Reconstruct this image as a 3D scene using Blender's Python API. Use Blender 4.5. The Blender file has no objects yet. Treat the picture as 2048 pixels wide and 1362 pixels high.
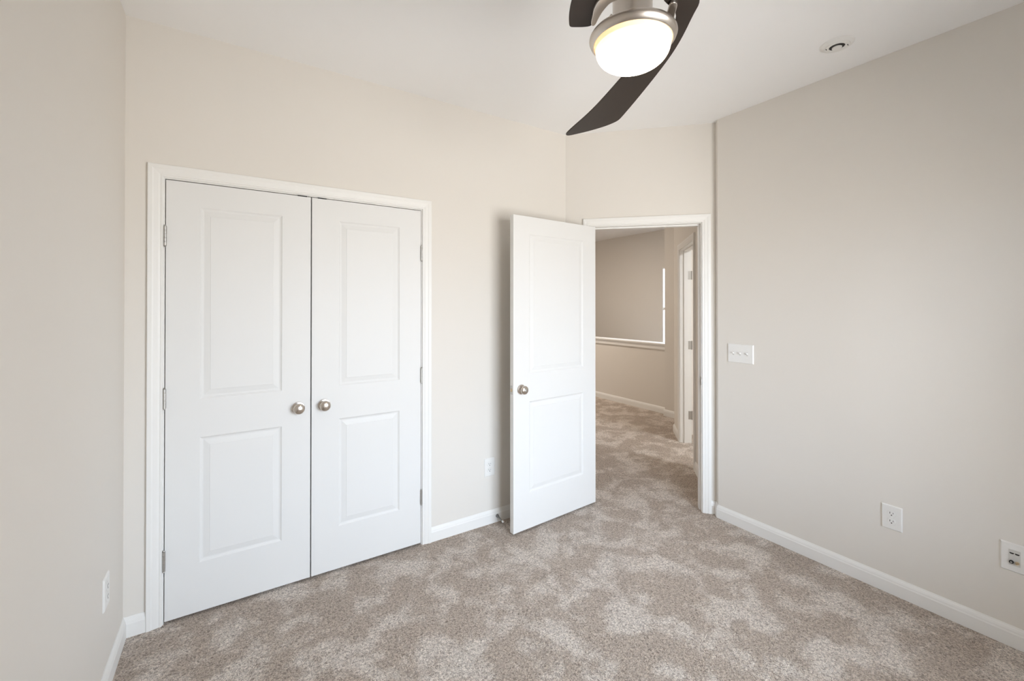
import bpy, bmesh, math, random
from mathutils import Vector, Matrix

scene = bpy.context.scene
R = math.radians
S = math.sqrt(0.5)

# ------------------------------------------------------------------ camera
CAM_H = 1.46567
cam_data = bpy.data.cameras.new('camera')
cam = bpy.data.objects.new('camera', cam_data)
scene.collection.objects.link(cam)
cam.location = (0, 0, CAM_H)
cam.rotation_euler = (R(90 + 0.3077), 0, -0.57081)
cam_data.sensor_width = 36.0
cam_data.lens = 866.639 / 2048 * 36.0
cam_data.shift_y = -75.343 / 2048
cam_data.clip_start = 0.02
scene.camera = cam

# ------------------------------------------------------------------ colour management
scene.view_settings.view_transform = 'Standard'
scene.view_settings.look = 'None'
scene.view_settings.gamma = 1.0
scene.view_settings.use_curve_mapping = False
scene.view_settings.exposure = 0.0
scene.cycles.use_denoising = True
scene.cycles.max_bounces = 12
scene.cycles.diffuse_bounces = 8
scene.cycles.sample_clamp_indirect = 8.0

# ------------------------------------------------------------------ world: overcast sky over pale ground
world = bpy.data.worlds.new('sky')
scene.world = world
world.use_nodes = True
nt = world.node_tree
nt.nodes.clear()
tc = nt.nodes.new('ShaderNodeTexCoord')
sp = nt.nodes.new('ShaderNodeSeparateXYZ')
rmp = nt.nodes.new('ShaderNodeValToRGB')
bg = nt.nodes.new('ShaderNodeBackground')
out = nt.nodes.new('ShaderNodeOutputWorld')
nt.links.new(tc.outputs['Generated'], sp.inputs[0])
mr = nt.nodes.new('ShaderNodeMapRange')
mr.inputs['From Min'].default_value = -1
mr.inputs['From Max'].default_value = 1
nt.links.new(sp.outputs['Z'], mr.inputs['Value'])
nt.links.new(mr.outputs['Result'], rmp.inputs[0])
cr = rmp.color_ramp
cr.elements[0].position = 0.46
cr.elements[0].color = (0.68, 0.67, 0.65, 1)
cr.elements[1].position = 0.54
cr.elements[1].color = (0.81, 0.93, 1.08, 1)
nt.links.new(rmp.outputs[0], bg.inputs['Color'])
bg.inputs['Strength'].default_value = 17.9
nt.links.new(bg.outputs[0], out.inputs[0])

# ------------------------------------------------------------------ room dimensions (metres)
H = 2.75411                       # ceiling
XL, XR = -0.40746, 2.82234        # left / right walls
YB, YF = 2.54103, -0.55           # closet wall / window wall behind the camera
XAD = 2.11449                     # corner closet wall / angled door wall
D_LEN, D_RET = 1.0562, 0.0545     # angled wall length, little return to the right wall
YR = 1.7560                       # right wall starts here
WT = 0.115                        # wall thickness
WTF = 0.16                        # thicker outside wall with the window
KNEE_X, PILLAR_X, FARX = 4.90, 4.81, 6.165
WIN = dict(u0=0.60, u1=2.20, z0=0.40, z1=2.06)      # bedroom window, in wall_front coordinates
EXT_WIN = dict(y0=3.95, y1=4.853, z0=0.78, z1=2.11)  # stair window


def portal(name, loc, rot, sx, sy):
    l = bpy.data.lights.new(name, 'AREA')
    l.shape = 'RECTANGLE'
    l.size, l.size_y = sx, sy
    l.cycles.is_portal = True
    o = bpy.data.objects.new(name, l)
    o.location = loc
    o.rotation_euler = rot
    scene.collection.objects.link(o)
    return o


FRONT_X = XR + 0.0
wcx = FRONT_X - (WIN['u0'] + WIN['u1']) / 2
portal('window_daylight', (wcx, YF - WTF - 0.02, (WIN['z0'] + WIN['z1']) / 2), (R(90), 0, 0),
       WIN['u1'] - WIN['u0'], WIN['z1'] - WIN['z0'])
portal('stair_window_daylight', (FARX + WT + 0.02, (EXT_WIN['y0'] + EXT_WIN['y1']) / 2,
       (EXT_WIN['z0'] + EXT_WIN['z1']) / 2), (R(90), 0, R(90)), EXT_WIN['y1'] - EXT_WIN['y0'], EXT_WIN['z1'] - EXT_WIN['z0'])


def lamp(name, loc, watts, col, size):
    l = bpy.data.lights.new(name, 'AREA')
    l.shape = 'DISK'
    l.size = size
    l.energy = watts
    l.color = col
    o = bpy.data.objects.new(name, l)
    o.location = loc
    scene.collection.objects.link(o)
    return o


# added area light that brightens the landing, unseen behind the open door leaf
lamp('landing_fill', (3.95, 5.25, H - 0.03), 34.0, (1.0, 0.87, 0.74), 0.24)
# unseen area light added to stand in for the side room's daylight
lamp('side_room_fill', (4.05, 0.85, H - 0.06), 60.0, (0.92, 0.96, 1.0), 0.5)


# ------------------------------------------------------------------ materials
def mat(name, col, rough=0.5, metal=0.0, spec=0.5, bump=None, coat=0.0):
    m = bpy.data.materials.new(name)
    m.use_nodes = True
    n = m.node_tree.nodes
    b = n['Principled BSDF']
    b.inputs['Base Color'].default_value = (*col, 1)
    b.inputs['Roughness'].default_value = rough
    b.inputs['Metallic'].default_value = metal
    b.inputs['Specular IOR Level'].default_value = spec
    b.inputs['Coat Weight'].default_value = coat
    if bump:
        sc, st, dist = bump
        t = n.new('ShaderNodeTexCoord')
        no = n.new('ShaderNodeTexNoise')
        no.inputs['Scale'].default_value = sc
        no.inputs['Detail'].default_value = 4
        bp = n.new('ShaderNodeBump')
        bp.inputs['Strength'].default_value = st
        bp.inputs['Distance'].default_value = dist
        l = m.node_tree.links
        l.new(t.outputs['Object'], no.inputs['Vector'])
        l.new(no.outputs['Fac'], bp.inputs['Height'])
        l.new(bp.outputs['Normal'], b.inputs['Normal'])
    return m


M_WALL = mat('greige_wall_paint', (0.735, 0.70, 0.65), 0.75, spec=0.25, bump=(240, 0.05, 0.002))
M_CEIL = mat('white_ceiling_paint', (0.91, 0.905, 0.90), 0.9, spec=0.1, bump=(180, 0.05, 0.002))
M_TRIM = mat('white_trim_paint', (0.81, 0.80, 0.775), 0.45, spec=0.4, bump=(40, 0.02, 0.002))
M_DOOR = mat('white_door_paint', (0.755, 0.75, 0.735), 0.5, spec=0.35, bump=(60, 0.02, 0.002))
M_PLATE = mat('white_plastic', (0.80, 0.79, 0.765), 0.3)
M_GREY = mat('pale_grey_plastic', (0.62, 0.61, 0.58), 0.4)
M_DARK = mat('black_slot', (0.012, 0.011, 0.010), 0.6)
M_NICKEL = mat('satin_nickel', (0.62, 0.565, 0.51), 0.27, metal=1.0)
M_STEEL = mat('dull_steel', (0.52, 0.51, 0.49), 0.4, metal=1.0)
M_CHROME = mat('dark_chrome', (0.22, 0.215, 0.21), 0.22, metal=1.0)
M_BRASS = mat('pale_brass', (0.72, 0.60, 0.42), 0.3, metal=1.0)
M_BLADE = mat('dark_walnut_blade', (0.042, 0.031, 0.025), 0.5, spec=0.3, bump=(90, 0.04, 0.001))
M_RUBBER = mat('white_rubber', (0.78, 0.77, 0.74), 0.6)
M_VINYL = mat('white_window_vinyl', (0.85, 0.85, 0.84), 0.35)


def brushed_nickel():
    m = mat('brushed_nickel', (0.66, 0.61, 0.56), 0.3, metal=1.0)
    n, l = m.node_tree.nodes, m.node_tree.links
    t = n.new('ShaderNodeTexCoord')
    mp = n.new('ShaderNodeMapping')
    mp.inputs['Scale'].default_value = (6, 6, 900)
    no = n.new('ShaderNodeTexNoise')
    no.inputs['Scale'].default_value = 1.0
    rr = n.new('ShaderNodeMapRange')
    rr.inputs['To Min'].default_value = 0.24
    rr.inputs['To Max'].default_value = 0.42
    l.new(t.outputs['Object'], mp.inputs['Vector'])
    l.new(mp.outputs['Vector'], no.inputs['Vector'])
    l.new(no.outputs['Fac'], rr.inputs['Value'])
    l.new(rr.outputs['Result'], n['Principled BSDF'].inputs['Roughness'])
    return m


M_BRUSH = brushed_nickel()


def emis(name, col, strength):
    m = bpy.data.materials.new(name)
    m.use_nodes = True
    b = m.node_tree.nodes['Principled BSDF']
    b.inputs['Base Color'].default_value = (0.8, 0.78, 0.74, 1)
    b.inputs['Roughness'].default_value = 0.35
    b.inputs['Emission Color'].default_value = (*col, 1)
    b.inputs['Emission Strength'].default_value = strength
    return m


M_GLOW = emis('lit_opal_glass', (1.0, 0.80, 0.58), 22.0)
n_, l_ = M_GLOW.node_tree.nodes, M_GLOW.node_tree.links
tc_ = n_.new('ShaderNodeTexCoord')
sx_ = n_.new('ShaderNodeVectorMath')
sx_.operation = 'MULTIPLY'
sx_.inputs[1].default_value = (1, 1, 0)
ln_ = n_.new('ShaderNodeVectorMath')
ln_.operation = 'LENGTH'
mr_ = n_.new('ShaderNodeMapRange')
mr_.interpolation_type = 'SMOOTHSTEP'
for k_, v_ in (('From Min', 0.045), ('From Max', 0.108), ('To Min', 46.0), ('To Max', 1.15)):
    mr_.inputs[k_].default_value = v_
l_.new(tc_.outputs['Object'], sx_.inputs[0])
l_.new(sx_.outputs[0], ln_.inputs[0])
l_.new(ln_.outputs['Value'], mr_.inputs['Value'])
l_.new(mr_.outputs['Result'], n_['Principled BSDF'].inputs['Emission Strength'])
M_GLOW_RIM = emis('lit_opal_glass_rim', (1.0, 0.58, 0.22), 1.0)


def glass_mat():
    m = bpy.data.materials.new('window_glass')
    m.use_nodes = True
    n, l = m.node_tree.nodes, m.node_tree.links
    n.clear()
    tr = n.new('ShaderNodeBsdfTransparent')
    gl = n.new('ShaderNodeBsdfGlossy')
    gl.inputs['Roughness'].default_value = 0.02
    fr = n.new('ShaderNodeFresnel')
    mx = n.new('ShaderNodeMixShader')
    o = n.new('ShaderNodeOutputMaterial')
    l.new(fr.outputs[0], mx.inputs[0])
    l.new(tr.outputs[0], mx.inputs[1])
    l.new(gl.outputs[0], mx.inputs[2])
    l.new(mx.outputs[0], o.inputs[0])
    return m


M_GLASS = glass_mat()


def carpet_mat():
    m = bpy.data.materials.new('beige_cut_pile_carpet')
    m.use_nodes = True
    n, l = m.node_tree.nodes, m.node_tree.links
    b = n['Principled BSDF']
    b.inputs['Roughness'].default_value = 0.95
    b.inputs['Specular IOR Level'].default_value = 0.1
    b.inputs['Sheen Weight'].default_value = 0.15
    t = n.new('ShaderNodeTexCoord')

    def noise(scale, detail=2.0, rough=0.5, dist=0.0):
        q = n.new('ShaderNodeTexNoise')
        q.inputs['Scale'].default_value = scale
        q.inputs['Detail'].default_value = detail
        q.inputs['Roughness'].default_value = rough
        q.inputs['Distortion'].default_value = dist
        l.new(t.outputs['Object'], q.inputs['Vector'])
        return q

    patch = noise(4.6, 10.0, 0.66, 0.3)         # brushed pile: lighter and darker patches
    pr = n.new('ShaderNodeValToRGB')
    pr.color_ramp.elements[0].position = 0.465
    pr.color_ramp.elements[0].color = (0.53, 0.447, 0.375, 1)
    pr.color_ramp.elements[1].position = 0.575
    pr.color_ramp.elements[1].color = (0.75, 0.675, 0.605, 1)
    l.new(patch.outputs['Fac'], pr.inputs[0])
    # heather flecks; the dark ones also paint shade between tufts into the colour
    fleck_shade = noise(115, 3.0, 0.65, 1.2)
    yr = n.new('ShaderNodeValToRGB')
    yr.color_ramp.elements[0].position = 0.36
    yr.color_ramp.elements[0].color = (0.45, 0.42, 0.40, 1)
    yr.color_ramp.elements[1].position = 0.60
    yr.color_ramp.elements[1].color = (1.25, 1.25, 1.25, 1)
    l.new(fleck_shade.outputs['Fac'], yr.inputs[0])
    mx = n.new('ShaderNodeMix')
    mx.data_type = 'RGBA'
    mx.blend_type = 'MULTIPLY'
    mx.inputs[0].default_value = 1.0
    mx.clamp_result = False
    l.new(pr.outputs[0], mx.inputs[6])
    l.new(yr.outputs[0], mx.inputs[7])
    l.new(mx.outputs[2], b.inputs['Base Color'])
    tuft = noise(125, 3.0, 0.6, 1.0)
    bp = n.new('ShaderNodeBump')
    bp.inputs['Strength'].default_value = 1.0
    bp.inputs['Distance'].default_value = 0.012
    l.new(tuft.outputs['Fac'], bp.inputs['Height'])
    bp2 = n.new('ShaderNodeBump')
    bp2.inputs['Strength'].default_value = 0.35
    bp2.inputs['Distance'].default_value = 0.02
    l.new(patch.outputs['Fac'], bp2.inputs['Height'])
    l.new(bp2.outputs['Normal'], bp.inputs['Normal'])
    l.new(bp.outputs['Normal'], b.inputs['Normal'])
    return m


M_CARPET = carpet_mat()

# ------------------------------------------------------------------ helpers
COL = scene.collection


def tag(o, label=None, cat=None, group=None, kind=None):
    if label:
        o['label'] = label
    if cat:
        o['category'] = cat
    if group:
        o['group'] = group
    if kind:
        o['kind'] = kind
    return o


def empty(name, loc, rz=0.0):
    o = bpy.data.objects.new(name, None)
    o.empty_display_size = 0.05
    COL.objects.link(o)
    o.location = loc
    o.rotation_euler = (0, 0, rz)
    return o


def obj(name, bm, m, parent=None, loc=(0, 0, 0), rz=0.0, smooth=None, bevel=None):
    bmesh.ops.recalc_face_normals(bm, faces=bm.faces)
    me = bpy.data.meshes.new(name)
    bm.to_mesh(me)
    bm.free()
    for x in (m if isinstance(m, (list, tuple)) else [m]):
        me.materials.append(x)
    o = bpy.data.objects.new(name, me)
    COL.objects.link(o)
    o.location = loc
    o.rotation_euler = (0, 0, rz)
    if parent is not None:
        o.parent = parent
    if smooth:
        for p_ in me.polygons:
            p_.use_smooth = True
        me.set_sharp_from_angle(angle=R(smooth))
    if bevel:
        md = o.modifiers.new('bevel', 'BEVEL')
        md.width = bevel
        md.segments = 2
        md.limit_method = 'ANGLE'
        md.angle_limit = R(60)
    return o


def box(bm, x0, x1, y0, y1, z0, z1):
    v = [bm.verts.new(c) for c in ((x0, y0, z0), (x1, y0, z0), (x1, y1, z0), (x0, y1, z0),
                                   (x0, y0, z1), (x1, y0, z1), (x1, y1, z1), (x0, y1, z1))]
    for f in ((0, 3, 2, 1), (4, 5, 6, 7), (0, 1, 5, 4), (1, 2, 6, 5), (2, 3, 7, 6), (3, 0, 4, 7)):
        bm.faces.new([v[i] for i in f])
    return v


def box_bm(*a):
    bm = bmesh.new()
    box(bm, *a)
    return bm


def prism(bm, pts, z0, z1):
    lo = [bm.verts.new((x, y, z0)) for x, y in pts]
    hi = [bm.verts.new((x, y, z1)) for x, y in pts]
    n = len(pts)
    for i in range(n):
        bm.faces.new((lo[i], lo[(i + 1) % n], hi[(i + 1) % n], hi[i]))
    bm.faces.new(lo[::-1])
    bm.faces.new(hi)


def lathe(bm, prof, seg=48, axis='z', origin=(0, 0, 0), mats=None):
    """prof: (radius, height) list. axis 'z' -> height along +z; 'y' -> height along -y (out of a wall)."""
    ox, oy, oz = origin
    rings = []
    for r_, h_ in prof:
        ring = []
        if r_ < 1e-6:
            c = (ox, oy, oz + h_) if axis == 'z' else (ox, oy - h_, oz)
            ring = [bm.verts.new(c)]
        else:
            for k in range(seg):
                a = 2 * math.pi * k / seg
                if axis == 'z':
                    c = (ox + r_ * math.cos(a), oy + r_ * math.sin(a), oz + h_)
                else:
                    c = (ox + r_ * math.cos(a), oy - h_, oz + r_ * math.sin(a))
                ring.append(bm.verts.new(c))
        rings.append(ring)
    for i, (a, b) in enumerate(zip(rings, rings[1:])):
        for k in range(seg):
            k2 = (k + 1) % seg
            if len(a) == 1 and len(b) == 1:
                continue
            if len(a) == 1:
                f = bm.faces.new((a[0], b[k], b[k2]))
            elif len(b) == 1:
                f = bm.faces.new((a[k], a[k2], b[0]))
            else:
                f = bm.faces.new((a[k], a[k2], b[k2], b[k]))
            if mats:
                f.material_index = mats[i]


def tube(bm, a, b, r0, r1=None, seg=12):
    a, b = Vector(a), Vector(b)
    r1 = r0 if r1 is None else r1
    d = (b - a).normalized()
    x = d.orthogonal().normalized()
    y = d.cross(x)
    ra = [bm.verts.new(a + (x * math.cos(t) + y * math.sin(t)) * r0) for t in [2 * math.pi * k / seg for k in range(seg)]]
    rb = [bm.verts.new(b + (x * math.cos(t) + y * math.sin(t)) * r1) for t in [2 * math.pi * k / seg for k in range(seg)]]
    for k in range(seg):
        bm.faces.new((ra[k], ra[(k + 1) % seg], rb[(k + 1) % seg], rb[k]))
    bm.faces.new(ra[::-1])
    bm.faces.new(rb)


def wall_bm(length, openings=(), z1=H, t=WT, z0=0.0):
    """wall in its own frame: u along x, face at y=0, body towards +y. openings: (u0,u1,zlo,zhi)."""
    us = sorted({0.0, length, *[o[0] for o in openings], *[o[1] for o in openings]})
    zs = sorted({z0, z1, *[o[2] for o in openings], *[o[3] for o in openings]})
    bm = bmesh.new()

    def solid(i, j):
        if i < 0 or j < 0 or i >= len(us) - 1 or j >= len(zs) - 1:
            return False
        cu, cz = (us[i] + us[i + 1]) / 2, (zs[j] + zs[j + 1]) / 2
        return not any(o[0] < cu < o[1] and o[2] < cz < o[3] for o in openings)

    def q(*c):
        bm.faces.new([bm.verts.new(x) for x in c])
    for i in range(len(us) - 1):
        for j in range(len(zs) - 1):
            if not solid(i, j):
                continue
            a, b, c, d = us[i], us[i + 1], zs[j], zs[j + 1]
            q((a, 0, c), (b, 0, c), (b, 0, d), (a, 0, d))
            q((b, t, c), (a, t, c), (a, t, d), (b, t, d))
            if not solid(i - 1, j):
                q((a, t, c), (a, 0, c), (a, 0, d), (a, t, d))
            if not solid(i + 1, j):
                q((b, 0, c), (b, t, c), (b, t, d), (b, 0, d))
            if not solid(i, j - 1):
                q((a, t, c), (b, t, c), (b, 0, c), (a, 0, c))
            if not solid(i, j + 1):
                q((a, 0, d), (b, 0, d), (b, t, d), (a, t, d))
    bmesh.ops.remove_doubles(bm, verts=bm.verts, dist=1e-5)
    return bm


BASE_PROF = [(0, 0), (0.0135, 0), (0.0135, 0.058), (0.0115, 0.0635), (0.0105, 0.070), (0.0075, 0.0775), (0.004, 0.083), (0.0025, 0.087), (0, 0.087)]


def baseboard_bm(u0, u1, m0=0.0, m1=0.0):
    """baseboard run along x on the wall face y=0, protruding to -y; m0/m1 = mitre slope du per protrusion."""
    bm = bmesh.new()
    a = [bm.verts.new((u0 + m0 * p_, -p_, z)) for p_, z in BASE_PROF]
    b = [bm.verts.new((u1 + m1 * p_, -p_, z)) for p_, z in BASE_PROF]
    n = len(a)
    for i in range(n):
        bm.faces.new((a[i], a[(i + 1) % n], b[(i + 1) % n], b[i]))
    bm.faces.new(a[::-1])
    bm.faces.new(b)
    return bm


CAS_PROF = [(0, 0), (0, 0.0085), (0.0025, 0.0105), (0.0085, 0.0105), (0.0105, 0.0085), (0.013, 0.0095), (0.019, 0.0115), (0.034, 0.0135),
            (0.040, 0.0160), (0.0535, 0.0165), (0.0565, 0.0145), (0.0565, 0)]


def casing_bm(u0, u1, zt, sign=-1, y0=0.0):
    """mitred three-sided door casing round an opening; inner edge u0..u1, top zt; protrudes sign*y."""
    bm = bmesh.new()
    st = []
    for k in range(4):
        ring = []
        for w, p_ in CAS_PROF:
            if k == 0:
                c = (u0 - w, y0 + sign * p_, 0)
            elif k == 1:
                c = (u0 - w, y0 + sign * p_, zt + w)
            elif k == 2:
                c = (u1 + w, y0 + sign * p_, zt + w)
            else:
                c = (u1 + w, y0 + sign * p_, 0)
            ring.append(bm.verts.new(c))
        st.append(ring)
    n = len(CAS_PROF)
    for a, b in zip(st, st[1:]):
        for i in range(n):
            bm.faces.new((a[i], a[(i + 1) % n], b[(i + 1) % n], b[i]))
    bm.faces.new(st[0])
    bm.faces.new(st[3][::-1])
    return bm


def jamb_bm(u0, u1, zt, y0, y1, th=0.018, stop=None):
    bm = bmesh.new()
    box(bm, u0 - th, u0, y0, y1, 0, zt + th)
    box(bm, u1, u1 + th, y0, y1, 0, zt + th)
    box(bm, u0, u1, y0, y1, zt, zt + th)
    if stop:
        a, b = stop
        box(bm, u0, u0 + 0.011, a, b, 0, zt)
        box(bm, u1 - 0.011, u1, a, b, 0, zt)
        box(bm, u0 + 0.011, u1 - 0.011, a, b, zt - 0.011, zt)
    return bm


PANEL = [(0.0, 0.0), (0.004, 0.0035), (0.009, 0.0062), (0.0145, 0.0068), (0.036, 0.0022), (0.0395, 0.0016), (0.0405, 0.0003)]


def leaf_bm(w, h, t, panels):
    """door leaf x 0..w, y 0..t, z 0..h with moulded raised panels (x0,x1,z0,z1) on both faces."""
    bm = bmesh.new()
    xs = sorted({0, w, *[p_[0] for p_ in panels], *[p_[1] for p_ in panels]})
    zs = sorted({0, h, *[p_[2] for p_ in panels], *[p_[3] for p_ in panels]})

    def quad(pts):
        bm.faces.new([bm.verts.new(p_) for p_ in pts])
    for y, s in ((0.0, 1), (t, -1)):
        for i in range(len(xs) - 1):
            for j in range(len(zs) - 1):
                a, b, c, d = xs[i], xs[i + 1], zs[j], zs[j + 1]
                if any(p_[0] <= a and b <= p_[1] and p_[2] <= c and d <= p_[3] for p_ in panels):
                    continue
                quad(((a, y, c), (b, y, c), (b, y, d), (a, y, d)))
        for x0, x1, z0, z1 in panels:
            prev = None
            for ins, dep in PANEL:
                yy = y + s * dep
                ring = [(x0 + ins, yy, z0 + ins), (x1 - ins, yy, z0 + ins), (x1 - ins, yy, z1 - ins), (x0 + ins, yy, z1 - ins)]
                if prev:
                    for k in range(4):
                        quad((prev[k], prev[(k + 1) % 4], ring[(k + 1) % 4], ring[k]))
                prev = ring
            quad(prev)
    for i in range(len(xs) - 1):
        a, b = xs[i], xs[i + 1]
        quad(((a, 0, 0), (b, 0, 0), (b, t, 0), (a, t, 0)))
        quad(((a, 0, h), (b, 0, h), (b, t, h), (a, t, h)))
    for j in range(len(zs) - 1):
        c, d = zs[j], zs[j + 1]
        quad(((0, 0, c), (0, t, c), (0, t, d), (0, 0, d)))
        quad(((w, 0, c), (w, t, c), (w, t, d), (w, 0, d)))
    bmesh.ops.remove_doubles(bm, verts=bm.verts, dist=1e-5)
    return bm


def structure(name, bm, m, label, cat, loc=(0, 0, 0), rz=0.0, **k):
    return tag(obj(name, bm, m, None, loc, rz, **k), label, cat, None, 'structure')


RZ_BACK, RZ_RIGHT, RZ_DOORW, RZ_LEFT, RZ_FRONT = 0.0, -math.pi / 2, -math.pi / 4, math.pi / 2, math.pi
A0 = (XL, YB, 0)                      # closet wall origin: u = x - XL
D0 = (XAD, YB, 0)                     # angled wall origin
B0 = (XR, YR, 0)                      # right wall origin: u = YR - y
C0 = (XL, YF, 0)                      # left wall origin: u = y - YF
F0 = (XR, YF, 0)                      # wall behind camera: u = XR - x


def dpt(al, n, z=0.0):
    return (XAD + S * al + S * n, YB - S * al + S * n, z)


# ------------------------------------------------------------------ room shell
bm = bmesh.new()
prism(bm, [(-0.7, -1.2), (6.5, -1.2), (6.5, 8.2), (-0.7, 8.2)], -0.12, 0.0)
structure('floor', bm, M_CARPET, 'beige cut pile carpet floor running from the bedroom into the hall', 'carpet')
bm = bmesh.new()
prism(bm, [(-0.7, -1.2), (6.5, -1.2), (6.5, 8.2), (-0.7, 8.2)], H, H + 0.1)
structure('ceiling', bm, M_CEIL, 'flat off white painted ceiling', 'ceiling')

# closet opening, jamb face positions in closet wall u
CJ0, CJ1, CJZ = -0.2675 - XL, 0.9690 - XL, 2.0490
structure('wall_back', wall_bm(XAD - XL, [(CJ0 - 0.018, CJ1 + 0.018, 0.0, CJZ + 0.018)]), M_WALL,
          'greige wall with the white double closet doors', 'wall', A0, RZ_BACK)
DJ0, DJ1, DJZ = 0.1920, 0.9590, 2.0490
structure('wall_angled', wall_bm(D_LEN + 0.0, [(DJ0 - 0.018, DJ1 + 0.018, 0.0, DJZ + 0.018)]), M_WALL,
          'narrow angled greige wall around the open doorway', 'wall', D0, RZ_DOORW)
# right wall with its short return towards the doorway
bm = bmesh.new()
pts = [(XR, YR), dpt(D_LEN, 0)[:2], dpt(D_LEN, WT)[:2], (XR + 0.25, YR + 0.02), (XR + 0.25, YF - WT), (XR, YF - WT)]
prism(bm, pts, 0, H)
structure('wall_right', bm, M_WALL, 'long greige wall at right with the triple light switch', 'wall')
structure('wall_left', wall_bm(YB - YF, t=WT), M_WALL, 'greige wall at the left edge beside the closet', 'wall', C0, RZ_LEFT)
structure('wall_front', wall_bm(XR - XL, [(WIN['u0'], WIN['u1'], WIN['z0'], WIN['z1'])], t=WTF), M_WALL,
          'greige wall with the bedroom window behind the viewpoint', 'wall', F0, RZ_FRONT)
# dark closet behind the doors
bm = bmesh.new()
box(bm, XL - WT, XAD + 0.1, YB + 0.72, YB + 0.80, 0, H)
box(bm, XL - WT, XL, YB + WT, YB + 0.72, 0, H)
box(bm, 1.25, 1.33, YB + WT, YB + 0.72, 0, H)
structure('wall_closet', bm, M_WALL, 'inside walls of the closed closet', 'wall')

# ------------------------------------------------------------------ hall beyond the doorway
HR = 1.07                             # hall right wall at this distance along the angled wall
HN0, HN1 = WT, 2.03
SD0, SD1 = 0.862, 1.622               # side doorway on the hall's right wall (jamb faces, distance n)
# hall right wall: u runs from the far corner towards the room; its face looks to the left
hr_loc = dpt(HR, HN1)
RZ_HR = math.atan2(-S, -S)            # u direction = -n
structure('wall_hall_right', wall_bm(HN1 - HN0, [(HN1 - SD1 - 0.018, HN1 - SD0 + 0.018, 0.0, DJZ + 0.018)]), M_WALL,
          'hall wall with the white cased side doorway', 'wall', hr_loc, RZ_HR)
# the wall turns back to the pillar behind that corner
bm = bmesh.new()
q0 = dpt(HR + WT, HN1)
prism(bm, [dpt(HR, HN1)[:2], dpt(HR + WT, HN1)[:2], (5.2, 2.62), (5.2, 2.50), dpt(HR + WT, HN1 - 0.10)[:2], dpt(HR, HN1 - 0.0001)[:2]], 0, H)
structure('wall_hall_side', bm, M_WALL, 'hall wall turning away behind the side doorway', 'wall')
bm = bmesh.new()
box(bm, PILLAR_X, PILLAR_X + 0.22, 2.55, 3.742, 0, H)
structure('wall_hall_end', bm, M_WALL, 'full height hall wall piece beside the half wall', 'wall')
bm = bmesh.new()
box(bm, KNEE_X, KNEE_X + 0.115, 3.742, 8.0, 0, 0.925)
structure('wall_half', bm, M_WALL, 'low hall half wall with a white cap above the stairs', 'wall')
structure('wall_stair', wall_bm(8.0 - 2.5, [(8.0 - EXT_WIN['y1'], 8.0 - EXT_WIN['y0'], EXT_WIN['z0'], EXT_WIN['z1'])]), M_WALL,
          'far greige stair wall seen above the half wall', 'wall', (FARX, 8.0, 0), RZ_RIGHT)
bm = bmesh.new()
box(bm, 1.9, FARX + WT, 8.0, 8.1, 0, H)
structure('wall_hall_back', bm, M_WALL, 'end wall of the hall hidden behind the open door', 'wall')
bm = bmesh.new()
p0, p1 = dpt(-0.10, WT), dpt(-0.10, 0.9)
prism(bm, [p0[:2], (p0[0] - 0.1, p0[1] + 0.3), (2.25, 3.34), (2.25, 8.0), (2.15, 8.0), (2.15, 3.26), (2.05, 2.66)], 0, H)
structure('wall_hall_left', bm, M_WALL, 'hall wall on the hidden left side of the landing', 'wall')
# side room behind the hall doorway
bm = bmesh.new()
prism(bm, [(XR + 0.25, -0.2), (6.4, -0.2), (6.4, -0.3), (XR + 0.25, -0.3)], 0, H)
prism(bm, [(6.2, -0.2), (6.3, -0.2), (6.3, 2.6), (6.2, 2.6)], 0, H)
prism(bm, [(5.2, 2.5), (6.3, 2.5), (6.3, 2.62), (5.2, 2.62)], 0, H)
structure('wall_side_room', bm, M_WALL, 'walls of the side room beyond the hall doorway', 'wall')

# ------------------------------------------------------------------ trim: casings and jambs
t1 = structure('trim_1', casing_bm(CJ0 - 0.005, CJ1 + 0.005, CJZ + 0.005), M_TRIM,
               'white moulded casing around the double closet doors', 'door casing', A0, RZ_BACK)
obj('jamb', jamb_bm(CJ0, CJ1, CJZ, -0.0005, WT, stop=(0.036, 0.060)), M_TRIM, t1)
for u in (CJ0 + 0.5735, CJ0 + 0.6705):
    cb = bmesh.new()
    box(cb, u - 0.022, u + 0.022, -0.004, 0.02, CJZ - 0.006, CJZ - 0.0005)
    tag(obj('catch', cb, M_DARK, t1), 'dark catch plate')

t2 = structure('trim_2', casing_bm(DJ0 - 0.005, DJ1 + 0.005, DJZ + 0.005), M_TRIM,
               'white moulded casing around the open bedroom doorway', 'door casing', D0, RZ_DOORW)
obj('jamb', jamb_bm(DJ0, DJ1, DJZ, -0.0005, WT + 0.0005, stop=(0.038, 0.075)), M_TRIM, t2)
obj('hall_casing', casing_bm(DJ0 - 0.005, DJ1 + 0.005, DJZ + 0.005, 1, WT), M_TRIM, t2)
sb = bmesh.new()
box(sb, DJ1 - 0.0016, DJ1 + 0.001, 0.003, 0.033, 0.895, 0.955)
box(sb, DJ1 - 0.0030, DJ1 + 0.002, -0.0125, 0.004, 0.905, 0.945)
tag(obj('strike_plate', sb, M_STEEL, t2, bevel=0.001), 'nickel strike plate')

t3 = structure('trim_3', casing_bm(HN1 - SD1 - 0.005, HN1 - SD0 + 0.005, DJZ + 0.005), M_TRIM,
               'white casing of the side doorway on the hall wall', 'door casing', hr_loc, RZ_HR)
obj('jamb', jamb_bm(HN1 - SD1, HN1 - SD0, DJZ, -0.0005, WT + 0.0005, stop=(0.040, 0.076)), M_TRIM, t3)


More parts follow.
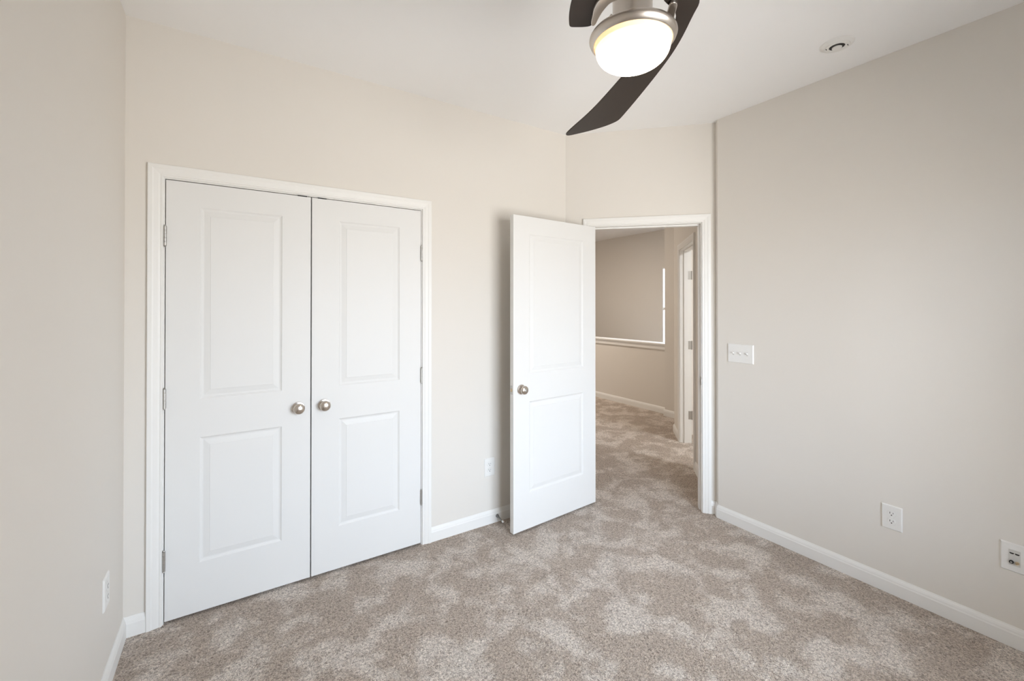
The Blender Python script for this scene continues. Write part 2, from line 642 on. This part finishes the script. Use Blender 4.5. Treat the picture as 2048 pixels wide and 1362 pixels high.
def hinge_leaf(z):
    hb = bmesh.new()
    x = HN1 - SD1
    box(hb, x - 0.001, x + 0.002, 0.083, WT + 0.004, z - 0.044, z + 0.044)
    for dz in (-0.03, 0.0, 0.03):
        lathe_pts = [(0.0035, 0.0), (0.0035, 0.0009), (0.0, 0.0012)]
        tube(hb, (x + 0.002, 0.097, z + dz), (x + 0.0032, 0.097, z + dz), 0.0035)
    tube(hb, (x + 0.003, WT + 0.006, z - 0.046), (x + 0.003, WT + 0.006, z + 0.046), 0.0065)
    return hb


for z in (1.784, 1.040, 0.295):
    tag(obj('hinge', hinge_leaf(z), M_STEEL, t3, bevel=0.0008), 'nickel hinge leaf')

# half wall cap
cap = bmesh.new()
box(cap, KNEE_X - 0.030, KNEE_X + 0.150, 3.742, 8.0, 0.925, 0.947)
c_ = structure('trim_4', cap, M_TRIM, 'white ledge capping the hall half wall', 'ledge', bevel=0.004)
ap = bmesh.new()
box(ap, KNEE_X - 0.014, KNEE_X - 0.0002, 3.742, 8.0, 0.862, 0.925)
box(ap, KNEE_X - 0.020, KNEE_X - 0.0002, 3.742, 8.0, 0.905, 0.925)
obj('apron', ap, M_TRIM, c_, bevel=0.003)

# ------------------------------------------------------------------ baseboards
cas = 0.0615                           # casing outer edge from the jamb face
structure('baseboard_left', baseboard_bm(0, YB - YF, 0, -1), M_TRIM, 'white baseboard along the left wall', 'baseboard', C0, RZ_LEFT)
structure('baseboard_corner', baseboard_bm(0, CJ0 - cas, 1, 0), M_TRIM, 'short white baseboard between the left corner and closet casing', 'baseboard', A0, RZ_BACK)
structure('baseboard_back', baseboard_bm(CJ1 + cas, XAD - XL, 0, -0.414), M_TRIM, 'white baseboard between the closet and the open door', 'baseboard', A0, RZ_BACK)
structure('baseboard_angled', baseboard_bm(0, DJ0 - cas, 0.414, 0), M_TRIM, 'white baseboard scrap hidden behind the open door', 'baseboard', D0, RZ_DOORW)
structure('baseboard_doorway', baseboard_bm(DJ1 + cas, D_LEN, 0, -1), M_TRIM, 'tiny white baseboard piece right of the doorway casing', 'baseboard', D0, RZ_DOORW)
rl = dpt(D_LEN, 0)
structure('baseboard_return', baseboard_bm(0, D_RET, 1, 0.414), M_TRIM, 'short white baseboard on the wall return by the doorway', 'baseboard', rl, math.atan2(-S, -S))
structure('baseboard_right', baseboard_bm(0, YR - YF, -0.414, -1), M_TRIM, 'long white baseboard along the right wall', 'baseboard', B0, RZ_RIGHT)
structure('baseboard_front', baseboard_bm(0, XR - XL, 1, -1), M_TRIM, 'white baseboard under the bedroom window', 'baseboard', F0, RZ_FRONT)
structure('baseboard_half', baseboard_bm(0, 8.0 - 3.742 - 0.0135), M_TRIM, 'white baseboard along the hall half wall', 'baseboard', (KNEE_X, 8.0, 0), RZ_RIGHT)
structure('baseboard_hall', baseboard_bm(-0.0135, 1.2), M_TRIM, 'white baseboard under the full height hall wall piece', 'baseboard', (PILLAR_X, 3.742, 0), RZ_RIGHT)
structure('baseboard_side', baseboard_bm(-0.0135, HN1 - SD1 - cas), M_TRIM, 'short white baseboard before the side doorway casing', 'baseboard', hr_loc, RZ_HR)
structure('baseboard_near', baseboard_bm(HN1 - SD0 + cas, HN1 - HN0 - 0.0005), M_TRIM, 'white baseboard on the hall wall next to the bedroom doorway', 'baseboard', hr_loc, RZ_HR)


# ------------------------------------------------------------------ doors
def hinge_knuckle():
    hb = bmesh.new()
    for k in range(5):
        z = -0.0445 + k * 0.0178
        tube(hb, (0, 0, z + 0.0004), (0, 0, z + 0.0174), 0.0062, seg=16)
    lathe(hb, [(0.0, 0.0515), (0.003, 0.0505), (0.0045, 0.0475), (0.0035, 0.0445), (0.0, 0.044)], 16)
    lathe(hb, [(0.0, -0.0515), (0.003, -0.0505), (0.0045, -0.0475), (0.0035, -0.0445), (0.0, -0.044)], 16)
    return hb


def hinge(parent, x, y, z, leaf):
    """leaf = +1/-1: direction of the casing side, where the narrow plate edge shows."""
    o = obj('hinge', hinge_knuckle(), M_STEEL, parent, (x, y, z), smooth=40)
    lb = bmesh.new()
    box(lb, min(0.0, leaf * 0.0105), max(0.0, leaf * 0.0105), 0.0035, 0.0060, -0.0445, 0.0445)
    obj('leaf', lb, M_STEEL, o)
    tag(o, 'nickel hinge')
    return o


KNOB = [(0.0, 0.0), (0.0315, 0.0), (0.0320, 0.003), (0.0300, 0.0065), (0.0180, 0.0095), (0.0125, 0.011), (0.0115, 0.020),
        (0.0160, 0.0235), (0.0240, 0.0270), (0.0276, 0.0330), (0.0280, 0.0380), (0.0262, 0.0430), (0.0205, 0.0475), (0.0100, 0.0503), (0.0, 0.0512)]


def knob(parent, x, y, z, flip=False, lock=False):
    """round satin knob on a rosette; axis along -y (or +y when flipped)."""
    kb = bmesh.new()
    rose = KNOB[:6]
    grip = KNOB[6:]
    lathe(kb, rose + [(0.0, 0.011)], 40, 'y')
    k = obj('knob_rosette', kb, M_NICKEL, parent, (x, y, z), smooth=35)
    gb = bmesh.new()
    lathe(gb, [(0.0, 0.010), (0.0115, 0.010)] + grip, 40, 'y')
    g = obj('knob', gb, M_NICKEL, k, smooth=35)
    if lock:
        kb2 = bmesh.new()
        lathe(kb2, [(0.0, 0.0500), (0.0085, 0.0500), (0.0085, 0.0530), (0.0070, 0.0538), (0.0, 0.0538)], 24, 'y')
        box(kb2, -0.0045, 0.0045, -0.0552, -0.0530, -0.0012, 0.0012)
        tag(obj('lock_button', kb2, M_STEEL, k, smooth=35), 'small turn button')
    if flip:
        k.rotation_euler = (0, 0, math.pi)
    return k


LEAF_H, LEAF_T = 2.0320, 0.035
LZ = 0.0125
# closet pair: local frame = closet wall, face just proud of the wall
panelsC = [(0.1300, 0.4760, 0.2330, 0.8250), (0.1300, 0.4760, 1.0080, 1.9180)]
for name, x0, lab, hx, kx in (('door_1', -0.2642, 'left white two panel closet door with its knob on the right', -0.2660, 0.2880),
                              ('door_2', 0.3527, 'right white two panel closet door with its knob on the left', 0.9678, 0.4150)):
    w = 0.6113 if name == 'door_1' else 0.6131
    pan = panelsC if name == 'door_1' else [(0.1385, 0.4800, z0, z1) for _, _, z0, z1 in panelsC]
    d = obj(name, leaf_bm(w, LEAF_H, LEAF_T, pan), M_DOOR, None, (x0, YB - 0.003, LZ), bevel=0.0012)
    tag(d, lab, 'closet door', 'closet double doors', 'structure')
    knob(d, kx - x0, 0.0, 0.9240 - LZ)
    for z in (1.784, 1.036, 0.292):
        hinge(d, hx - x0, -0.0055, z - LZ, -1 if name == 'door_1' else 1)

# bedroom door: pin at the left jamb, swung into the room
pin = dpt(0.1955, -0.001)
fx, fy = 1.4945 - 2.2550, 2.3130 - 2.3690
ang = math.atan2(fy, fx)               # direction hinge -> free edge
# leaf mesh: x from hinge to free edge, visible face at y = LEAF_T side turned to the camera
panelsD = [(0.1300, 0.6320, 0.2330, 0.8250), (0.1300, 0.6320, 1.0080, 1.9180)]
W3 = 0.7620
lf = obj('door_3', leaf_bm(W3, LEAF_H, LEAF_T, panelsD), M_DOOR, None, (pin[0], pin[1], LZ), ang, bevel=0.0012)
tag(lf, 'white two panel bedroom door standing open into the room', 'door', None, 'structure')
kk = knob(lf, W3 - 0.062, LEAF_T, 0.9240 - LZ, flip=True, lock=True)
knob(lf, W3 - 0.062, 0.0, 0.9240 - LZ)
lb = bmesh.new()
box(lb, W3 - 0.001, W3 + 0.0012, LEAF_T / 2 - 0.0125, LEAF_T / 2 + 0.0125, 0.883, 0.940)
lp = tag(obj('latch_plate', lb, M_STEEL, lf, bevel=0.001), 'nickel latch plate on the door edge')
tb = bmesh.new()
prism(tb, [(W3 + 0.001, LEAF_T / 2 - 0.006), (W3 + 0.004, LEAF_T / 2 - 0.006), (W3 + 0.013, LEAF_T / 2 + 0.004), (W3 + 0.013, LEAF_T / 2 + 0.006), (W3 + 0.001, LEAF_T / 2 + 0.006)], 0.902, 0.921)
tag(obj('latch_bolt', tb, M_BRASS, lf), 'pale brass latch bolt')
for z in (1.784, 1.036, 0.292):
    obj('hinge', hinge_knuckle(), M_STEEL, lf, (-0.003, -0.004, z - LZ), smooth=40)

# ------------------------------------------------------------------ windows
fw = tag(empty('window_1', (XR - WIN['u0'], YF, 0), RZ_FRONT), 'white bedroom window behind the viewpoint', 'window', None, 'structure')
ww = WIN['u1'] - WIN['u0']


def window_parts(parent, ww, z0, z1, y=0.05, mull=True, t=0.05):
    fb = bmesh.new()
    box(fb, 0, ww, y, y + 0.05, z0, z0 + t)
    box(fb, 0, ww, y, y + 0.05, z1 - t, z1)
    box(fb, 0, t, y, y + 0.05, z0 + t, z1 - t)
    box(fb, ww - t, ww, y, y + 0.05, z0 + t, z1 - t)
    if mull:
        box(fb, ww / 2 - 0.04, ww / 2 + 0.04, y, y + 0.05, z0 + t, z1 - t)
    obj('window_frame', fb, M_VINYL, parent)
    rb = bmesh.new()
    zm = z0 + (z1 - z0) * 0.47
    segs = ((t, ww / 2 - 0.04), (ww / 2 + 0.04, ww - t)) if mull else ((t, ww - t),)
    for a, b in segs:
        box(rb, a, b, y + 0.01, y + 0.045, zm - 0.022, zm + 0.022)
    obj('meeting_rail', rb, M_VINYL, parent)
    for a, b in segs:
        gb = bmesh.new()
        box(gb, a, b, y + 0.026, y + 0.030, z0 + t, zm - 0.022)
        box(gb, a, b, y + 0.026, y + 0.030, zm + 0.022, z1 - t)
        obj('window_pane', gb, M_GLASS, parent)


window_parts(fw, ww, WIN['z0'], WIN['z1'], 0.09)
sb = bmesh.new()
box(sb, -0.05, ww + 0.05, -0.03, 0.0, WIN['z0'] - 0.022, WIN['z0'])
box(sb, 0.0, ww, 0.0, 0.09, WIN['z0'] - 0.001, WIN['z0'] + 0.004)
obj('window_sill', sb, M_TRIM, fw, bevel=0.003)
sw = tag(empty('window_2', (FARX, EXT_WIN['y1'], 0), RZ_RIGHT), 'bright white sliver of the stair window above the half wall', 'window', None, 'structure')
window_parts(sw, EXT_WIN['y1'] - EXT_WIN['y0'], EXT_WIN['z0'], EXT_WIN['z1'], 0.004, False, 0.022)


# ------------------------------------------------------------------ electrical fittings
def plate_bm(w, h, t=0.006, ins=0.004):
    pb = bmesh.new()
    a = [pb.verts.new(c) for c in ((-w / 2, 0, -h / 2), (w / 2, 0, -h / 2), (w / 2, 0, h / 2), (-w / 2, 0, h / 2))]
    b = [pb.verts.new((c.co.x, -0.002, c.co.z)) for c in a]
    i2 = ins
    c_ = [pb.verts.new((math.copysign(abs(v.co.x) - i2, v.co.x), -t, math.copysign(abs(v.co.z) - i2, v.co.z))) for v in a]
    for p_, q_ in ((a, b), (b, c_)):
        for k in range(4):
            pb.faces.new((p_[k], p_[(k + 1) % 4], q_[(k + 1) % 4], q_[k]))
    pb.faces.new(c_)
    pb.faces.new(a[::-1])
    return pb


def receptacle_bm():
    rb = bmesh.new()
    pts = []
    for k in range(40):
        a = 2 * math.pi * k / 40
        x, z = 0.0172 * math.cos(a), 0.0172 * math.sin(a)
        z = max(-0.0140, min(0.0140, z))
        pts.append((x, z))
    lo = [rb.verts.new((x, -0.0055, z)) for x, z in pts]
    hi = [rb.verts.new((x, -0.0078, z)) for x, z in pts]
    for k in range(40):
        rb.faces.new((lo[k], lo[(k + 1) % 40], hi[(k + 1) % 40], hi[k]))
    rb.faces.new(hi)
    rb.faces.new(lo[::-1])
    return rb


def groove_bm():
    gb = bmesh.new()
    pts = []
    for k in range(40):
        a = 2 * math.pi * k / 40
        pts.append((0.0180 * math.cos(a), max(-0.0148, min(0.0148, 0.0180 * math.sin(a)))))
    lo = [gb.verts.new((x, -0.0050, z)) for x, z in pts]
    hi = [gb.verts.new((x, -0.00625, z)) for x, z in pts]
    for k in range(40):
        gb.faces.new((lo[k], lo[(k + 1) % 40], hi[(k + 1) % 40], hi[k]))
    gb.faces.new(hi)
    return gb


def slots_bm():
    sb_ = bmesh.new()
    box(sb_, -0.0075, -0.0053, -0.0082, -0.007, -0.0005, 0.0085)
    box(sb_, 0.0055, 0.0075, -0.0082, -0.007, 0.0005, 0.0075)
    pts = [(0.0026 * math.cos(t), -0.0066 + 0.0028 * math.sin(t)) for t in [2 * math.pi * k / 14 for k in range(14)]]
    lo = [sb_.verts.new((x, -0.007, z)) for x, z in pts]
    hi = [sb_.verts.new((x, -0.0082, z)) for x, z in pts]
    for k in range(14):
        sb_.faces.new((lo[k], lo[(k + 1) % 14], hi[(k + 1) % 14], hi[k]))
    sb_.faces.new(hi)
    return sb_


def outlet(loc, rz, label, w=0.080, h=0.121):
    o = empty('electrical_outlet', loc, rz)
    tag(o, label, 'outlet', 'duplex outlets low on the walls')
    obj('cover_plate', plate_bm(w, h), M_PLATE, o)
    for dz in (0.0197, -0.0197):
        r_ = obj('receptacle', receptacle_bm(), M_PLATE, o, (0, -0.0002, dz))
        obj('gap', groove_bm(), M_GREY, r_)
        tag(obj('slot', slots_bm(), M_DARK, r_), 'dark plug slots')
    sc_ = bmesh.new()
    lathe(sc_, [(0.0, 0.0072), (0.0022, 0.0070), (0.0030, 0.0060)], 14, 'y')
    obj('screw', sc_, M_PLATE, o)
    return o


outlet((1.449, YB, 0.378), RZ_BACK, 'white duplex outlet between the closet and the open bedroom door')
outlet((XR, 0.8155, 0.3855), RZ_RIGHT, 'white duplex outlet low on the right wall', 0.083, 0.122)
outlet((XL, 2.2225, 0.3785), RZ_LEFT, 'white duplex outlet seen edge-on on the left wall', 0.080, 0.121)

sw_ = tag(empty('light_switch', (XR, 1.5960, 1.1450), RZ_RIGHT), 'white three toggle light switch plate beside the doorway', 'light switch')
obj('cover_plate', plate_bm(0.172, 0.124), M_PLATE, sw_)
for dx in (-0.046, 0.0, 0.046):
    gb = bmesh.new()
    box(gb, -0.0055, 0.0055, -0.0066, -0.0055, -0.0125, 0.0125)
    g = obj('toggle_slot', gb, M_GREY, sw_, (dx, 0, 0))
    tb = bmesh.new()
    v = box(tb, -0.0045, 0.0045, -0.0085, -0.006, -0.0095, 0.0060)
    lo = [(-0.0045, -0.006, -0.006), (0.0045, -0.006, -0.006), (0.0045, -0.006, 0.007), (-0.0045, -0.006, 0.007),
          (-0.0038, -0.019, 0.003), (0.0038, -0.019, 0.003), (0.0038, -0.0165, 0.0105), (-0.0038, -0.0165, 0.0105)]
    for vv, c in zip(v, [lo[0], lo[1], lo[2], lo[3], lo[4], lo[5], lo[6], lo[7]]):
        vv.co = c
    obj('toggle', tb, M_PLATE, g, bevel=0.0008)
    for dz in (-0.0302, 0.0302):
        scb = bmesh.new()
        lathe(scb, [(0.0, 0.0072), (0.0022, 0.0070), (0.0030, 0.0060)], 12, 'y')
        obj('screw', scb, M_PLATE, sw_, (dx, 0, dz))

av = tag(empty('media_wall_plate', (XR, 0.4035, 0.3820), RZ_RIGHT), 'white wall plate with media and coaxial sockets at the right edge', 'wall plate')
obj('cover_plate', plate_bm(0.083, 0.122), M_PLATE, av)
ib = bmesh.new()
box(ib, -0.0168, 0.0168, -0.0072, -0.0055, -0.0335, 0.0335)
ins = tag(obj('insert', ib, M_GREY, av, bevel=0.0006), 'pale grey socket insert')
for dx in (-0.0078, 0.0078):
    hb = bmesh.new()
    pts = [(-0.0065, 0.002), (0.0065, 0.002), (0.0065, -0.0005), (0.0040, -0.0035), (-0.0040, -0.0035), (-0.0065, -0.0005)]
    lo = [hb.verts.new((x, -0.0070, z)) for x, z in pts]
    hi = [hb.verts.new((x, -0.0080, z)) for x, z in pts]
    for k in range(6):
        hb.faces.new((lo[k], lo[(k + 1) % 6], hi[(k + 1) % 6], hi[k]))
    hb.faces.new(hi)
    tag(obj('media_port', hb, M_DARK, ins, (dx, 0, 0.0190)), 'dark flat media port')
cb = bmesh.new()
lathe(cb, [(0.0036, 0.0150), (0.0060, 0.0150), (0.0068, 0.0135), (0.0068, 0.0068)], 24, 'y')
jk = tag(obj('round_jack', cb, M_DARK, ins, (-0.0085, 0, -0.0180), smooth=35), 'black ring jack')
cb = bmesh.new()
lathe(cb, [(0.0, 0.0125), (0.0036, 0.0125), (0.0036, 0.0068)], 20, 'y')
tag(obj('jack_core', cb, M_GREY, ins, (-0.0085, 0, -0.0180), smooth=35), 'grey jack core')
cb = bmesh.new()
lathe(cb, [(0.0, 0.0120), (0.0018, 0.0120), (0.0018, 0.0180), (0.0044, 0.0180), (0.0048, 0.0170), (0.0048, 0.0085), (0.0065, 0.0085), (0.0065, 0.0068)], 24, 'y')
tag(obj('coaxial_jack', cb, M_BRASS, ins, (0.0080, 0, -0.0185), smooth=35), 'brass threaded coaxial jack')

# ------------------------------------------------------------------ door stop on the baseboard
ds = tag(empty('door_stop', (1.5030, YB - 0.0135, 0.0430), 0.0), 'small nickel door stop screwed to the baseboard behind the open door', 'door stop')
db = bmesh.new()
lathe(db, [(0.0, 0.0), (0.0110, 0.0), (0.0112, 0.003), (0.0095, 0.010), (0.0060, 0.022), (0.0047, 0.034), (0.0, 0.034)], 24, 'y')
obj('base', db, M_CHROME, ds, smooth=40)
db = bmesh.new()
lathe(db, [(0.0, 0.033), (0.0047, 0.033), (0.0043, 0.070), (0.0, 0.070)], 20, 'y')
obj('rod', db, M_CHROME, ds, smooth=40)
db = bmesh.new()
lathe(db, [(0.0, 0.069), (0.0065, 0.069), (0.0072, 0.072), (0.0068, 0.079), (0.0040, 0.081), (0.0, 0.081)], 20, 'y')
tag(obj('rubber_tip', db, M_RUBBER, ds, smooth=40), 'white rubber tip')
for o in list(ds.children):
    o.rotation_euler = (R(8.0), 0, 0)

# ------------------------------------------------------------------ ceiling plate (detector base)
sd = tag(empty('ceiling_detector_base', (2.5015, 0.9275, H)), 'round white detector base plate on the ceiling near the right wall', 'ceiling plate')
pb = bmesh.new()
lathe(pb, [(0.0325, -0.0140), (0.0360, -0.0158), (0.0480, -0.0150), (0.0500, -0.0120), (0.0540, -0.0128), (0.0600, -0.0105), (0.0690, -0.0040), (0.0700, 0.0), (0.0325, 0.0), (0.0325, -0.0140)], 64)
obj('plate', pb, M_PLATE, sd, smooth=30)
pb = bmesh.new()
lathe(pb, [(0.0, -0.0122), (0.0323, -0.0122), (0.0323, -0.0100), (0.0, -0.0100)], 40)
tag(obj('recess', pb, M_DARK, sd), 'dark recess')
pb = bmesh.new()
lathe(pb, [(0.0, -0.0185), (0.0140, -0.0183), (0.0200, -0.0165), (0.0215, -0.0115), (0.0, -0.0115)], 32)
obj('center_button', pb, M_PLATE, sd, (0.0098, 0.0036, 0), smooth=35)
for a in (R(118), R(-62)):
    pb = bmesh.new()
    box(pb, -0.0070, 0.0070, -0.0016, 0.0016, -0.0162, -0.0145)
    s_ = obj('screw_slot', pb, M_DARK, sd, (0.0430 * math.cos(a), 0.0430 * math.sin(a), 0), rz=a + R(70))
    tag(s_, 'dark slot')

# ------------------------------------------------------------------ ceiling fan
FC = (0.9936, 0.8856)
fan = tag(empty('ceiling_fan', (FC[0], FC[1], H)), 'ceiling fan with dark curved blades and a lit round glass lamp', 'ceiling fan')


def fz(z):
    return z - H


fb = bmesh.new()
lathe(fb, [(0.0, 0.0), (0.075, 0.0), (0.075, -0.012), (0.066, -0.045), (0.040, -0.072), (0.018, -0.078), (0.0, -0.078)], 48)
obj('canopy', fb, M_BRUSH, fan, smooth=35)
fb = bmesh.new()
lathe(fb, [(0.0, -0.06), (0.0125, -0.06), (0.0125, -0.20), (0.0, -0.20)], 24)
obj('downrod', fb, M_BRUSH, fan, smooth=35)
fb = bmesh.new()
lathe(fb, [(0.0, fz(2.560)), (0.028, fz(2.560)), (0.034, fz(2.545)), (0.078, fz(2.535)), (0.088, fz(2.520)), (0.090, fz(2.465)), (0.084, fz(2.448)),
           (0.060, fz(2.440)), (0.0575, fz(2.432)), (0.0575, fz(2.268)), (0.0, fz(2.268))], 64)
obj('motor_housing', fb, M_BRUSH, fan, smooth=35)
fb = bmesh.new()
lathe(fb, [(0.0, fz(2.270)), (0.112, fz(2.270)), (0.1225, fz(2.2665)), (0.1258, fz(2.2615)), (0.1265, fz(2.2580)), (0.1235, fz(2.2500)), (0.1175, fz(2.2425)), (0.1140, fz(2.2400)),
           (0.1118, fz(2.2412)), (0.1118, fz(2.258)), (0.0, fz(2.258))], 96)
obj('light_ring', fb, M_BRUSH, fan, smooth=35)
fb = bmesh.new()
prof = [(0.1112, fz(2.250)), (0.1112, fz(2.240)), (0.1100, fz(2.2335)), (0.1082, fz(2.2290))]
zd, r0 = 0.0580, 0.1082
for k in range(1, 15):
    a = math.pi / 2 * k / 14
    prof.append((r0 * math.cos(a) ** 0.80 if k < 14 else 0.0, fz(2.2290) - zd * math.sin(a) ** 0.95))
lathe(fb, prof, 72, mats=[1, 1, 1] + [0] * 20)
tag(obj('glass_shade', fb, [M_GLOW, M_GLOW_RIM], fan, smooth=60), 'lit opal glass bowl')

BLADE_OUT = [(-0.012, -0.178), (0.030, -0.186), (0.078, -0.174), (0.113, -0.124), (0.166, -0.057), (0.212, 0.009), (0.258, 0.087), (0.317, 0.198),
             (0.381, 0.323), (0.449, 0.463), (0.460, 0.490), (0.463, 0.516), (0.459, 0.568), (0.434, 0.652), (0.398, 0.731), (0.386, 0.751)]
BLADE_IN = [(0.374, 0.753), (0.361, 0.741), (0.338, 0.661), (0.299, 0.507), (0.246, 0.355), (0.197, 0.228), (0.166, 0.130), (0.147, 0.050),
            (0.128, -0.020), (0.100, -0.075), (0.058, -0.108), (-0.008, -0.116), (-0.014, -0.124)]
IRON_A = [(-0.104, 0.055), (-0.111, 0.0565), (-0.118, 0.052), (-0.125, 0.042), (-0.140, 0.021), (-0.154, 0.003), (-0.168, -0.029), (-0.166, -0.065), (-0.135, -0.098),
          (-0.105, -0.108), (-0.088, -0.098), (-0.098, -0.086), (-0.120, -0.070), (-0.135, -0.046), (-0.131, -0.020), (-0.124, 0.003), (-0.112, 0.030), (-0.104, 0.046)]
# upright clip beside the motor
yk = bmesh.new()
arc = [R(136 + 4 * k) for k in range(8)]
outer = [(0.072 * math.cos(t), 0.072 * math.sin(t)) for t in arc]
inner = [(0.066 * math.cos(t), 0.066 * math.sin(t)) for t in reversed(arc)]
prism(yk, outer + inner, fz(2.266), fz(2.318))
obj('motor_clip', yk, M_BRUSH, fan, bevel=0.002)


def rot2(p_, a):
    c, s = math.cos(a), math.sin(a)
    return (p_[0] * c - p_[1] * s, p_[0] * s + p_[1] * c)


def smooth_poly(pts, it=1):
    for _ in range(it):
        q_ = []
        n = len(pts)
        for i in range(n):
            a, b = pts[i], pts[(i + 1) % n]
            q_.append((a[0] * .75 + b[0] * .25, a[1] * .75 + b[1] * .25))
            q_.append((a[0] * .25 + b[0] * .75, a[1] * .25 + b[1] * .75))
        pts = q_
    return pts


BLADE_A = [(-0.100, 0.062), (-0.104, 0.078), (-0.143, 0.105), (-0.152, 0.106), (-0.160, 0.100), (-0.187, 0.069), (-0.219, 0.020), (-0.252, -0.045), (-0.288, -0.125), (-0.335, -0.222)]
BLADE_A += [(-x, -y) for x, y in BLADE_OUT[8:]] + [(-x, -y) for x, y in BLADE_IN[:6]]
BLADE_A += [(-0.166, -0.130), (-0.150, -0.070), (-0.138, -0.030), (-0.126, 0.003), (-0.112, 0.032)]
IRON_B = [(0.005, -0.128), (0.006, -0.135), (0.013, -0.139), (0.024, -0.138), (0.033, -0.130), (0.064, -0.096), (0.110, -0.060), (0.105, -0.045), (0.060, -0.040), (0.042, -0.020), (0.030, -0.040), (0.048, -0.078), (0.030, -0.100)]
for blade, iron in ((BLADE_OUT + BLADE_IN, IRON_B), (BLADE_A, IRON_A)):
    bb = bmesh.new()
    prism(bb, smooth_poly(blade, 2), -0.003, 0.003)
    bl = obj('blade', bb, M_BLADE, fan, (0, 0, fz(2.300)), bevel=0.0012)
    ib = bmesh.new()
    prism(ib, smooth_poly(iron, 2), -0.0135, -0.0032)
    if iron is IRON_A:
        tube(ib, (-0.106, -0.100, -0.008), (-0.045, -0.045, 0.125), 0.011, 0.013)
    tag(obj('blade_iron', ib, M_BRUSH, bl, bevel=0.002), 'satin nickel blade bracket')
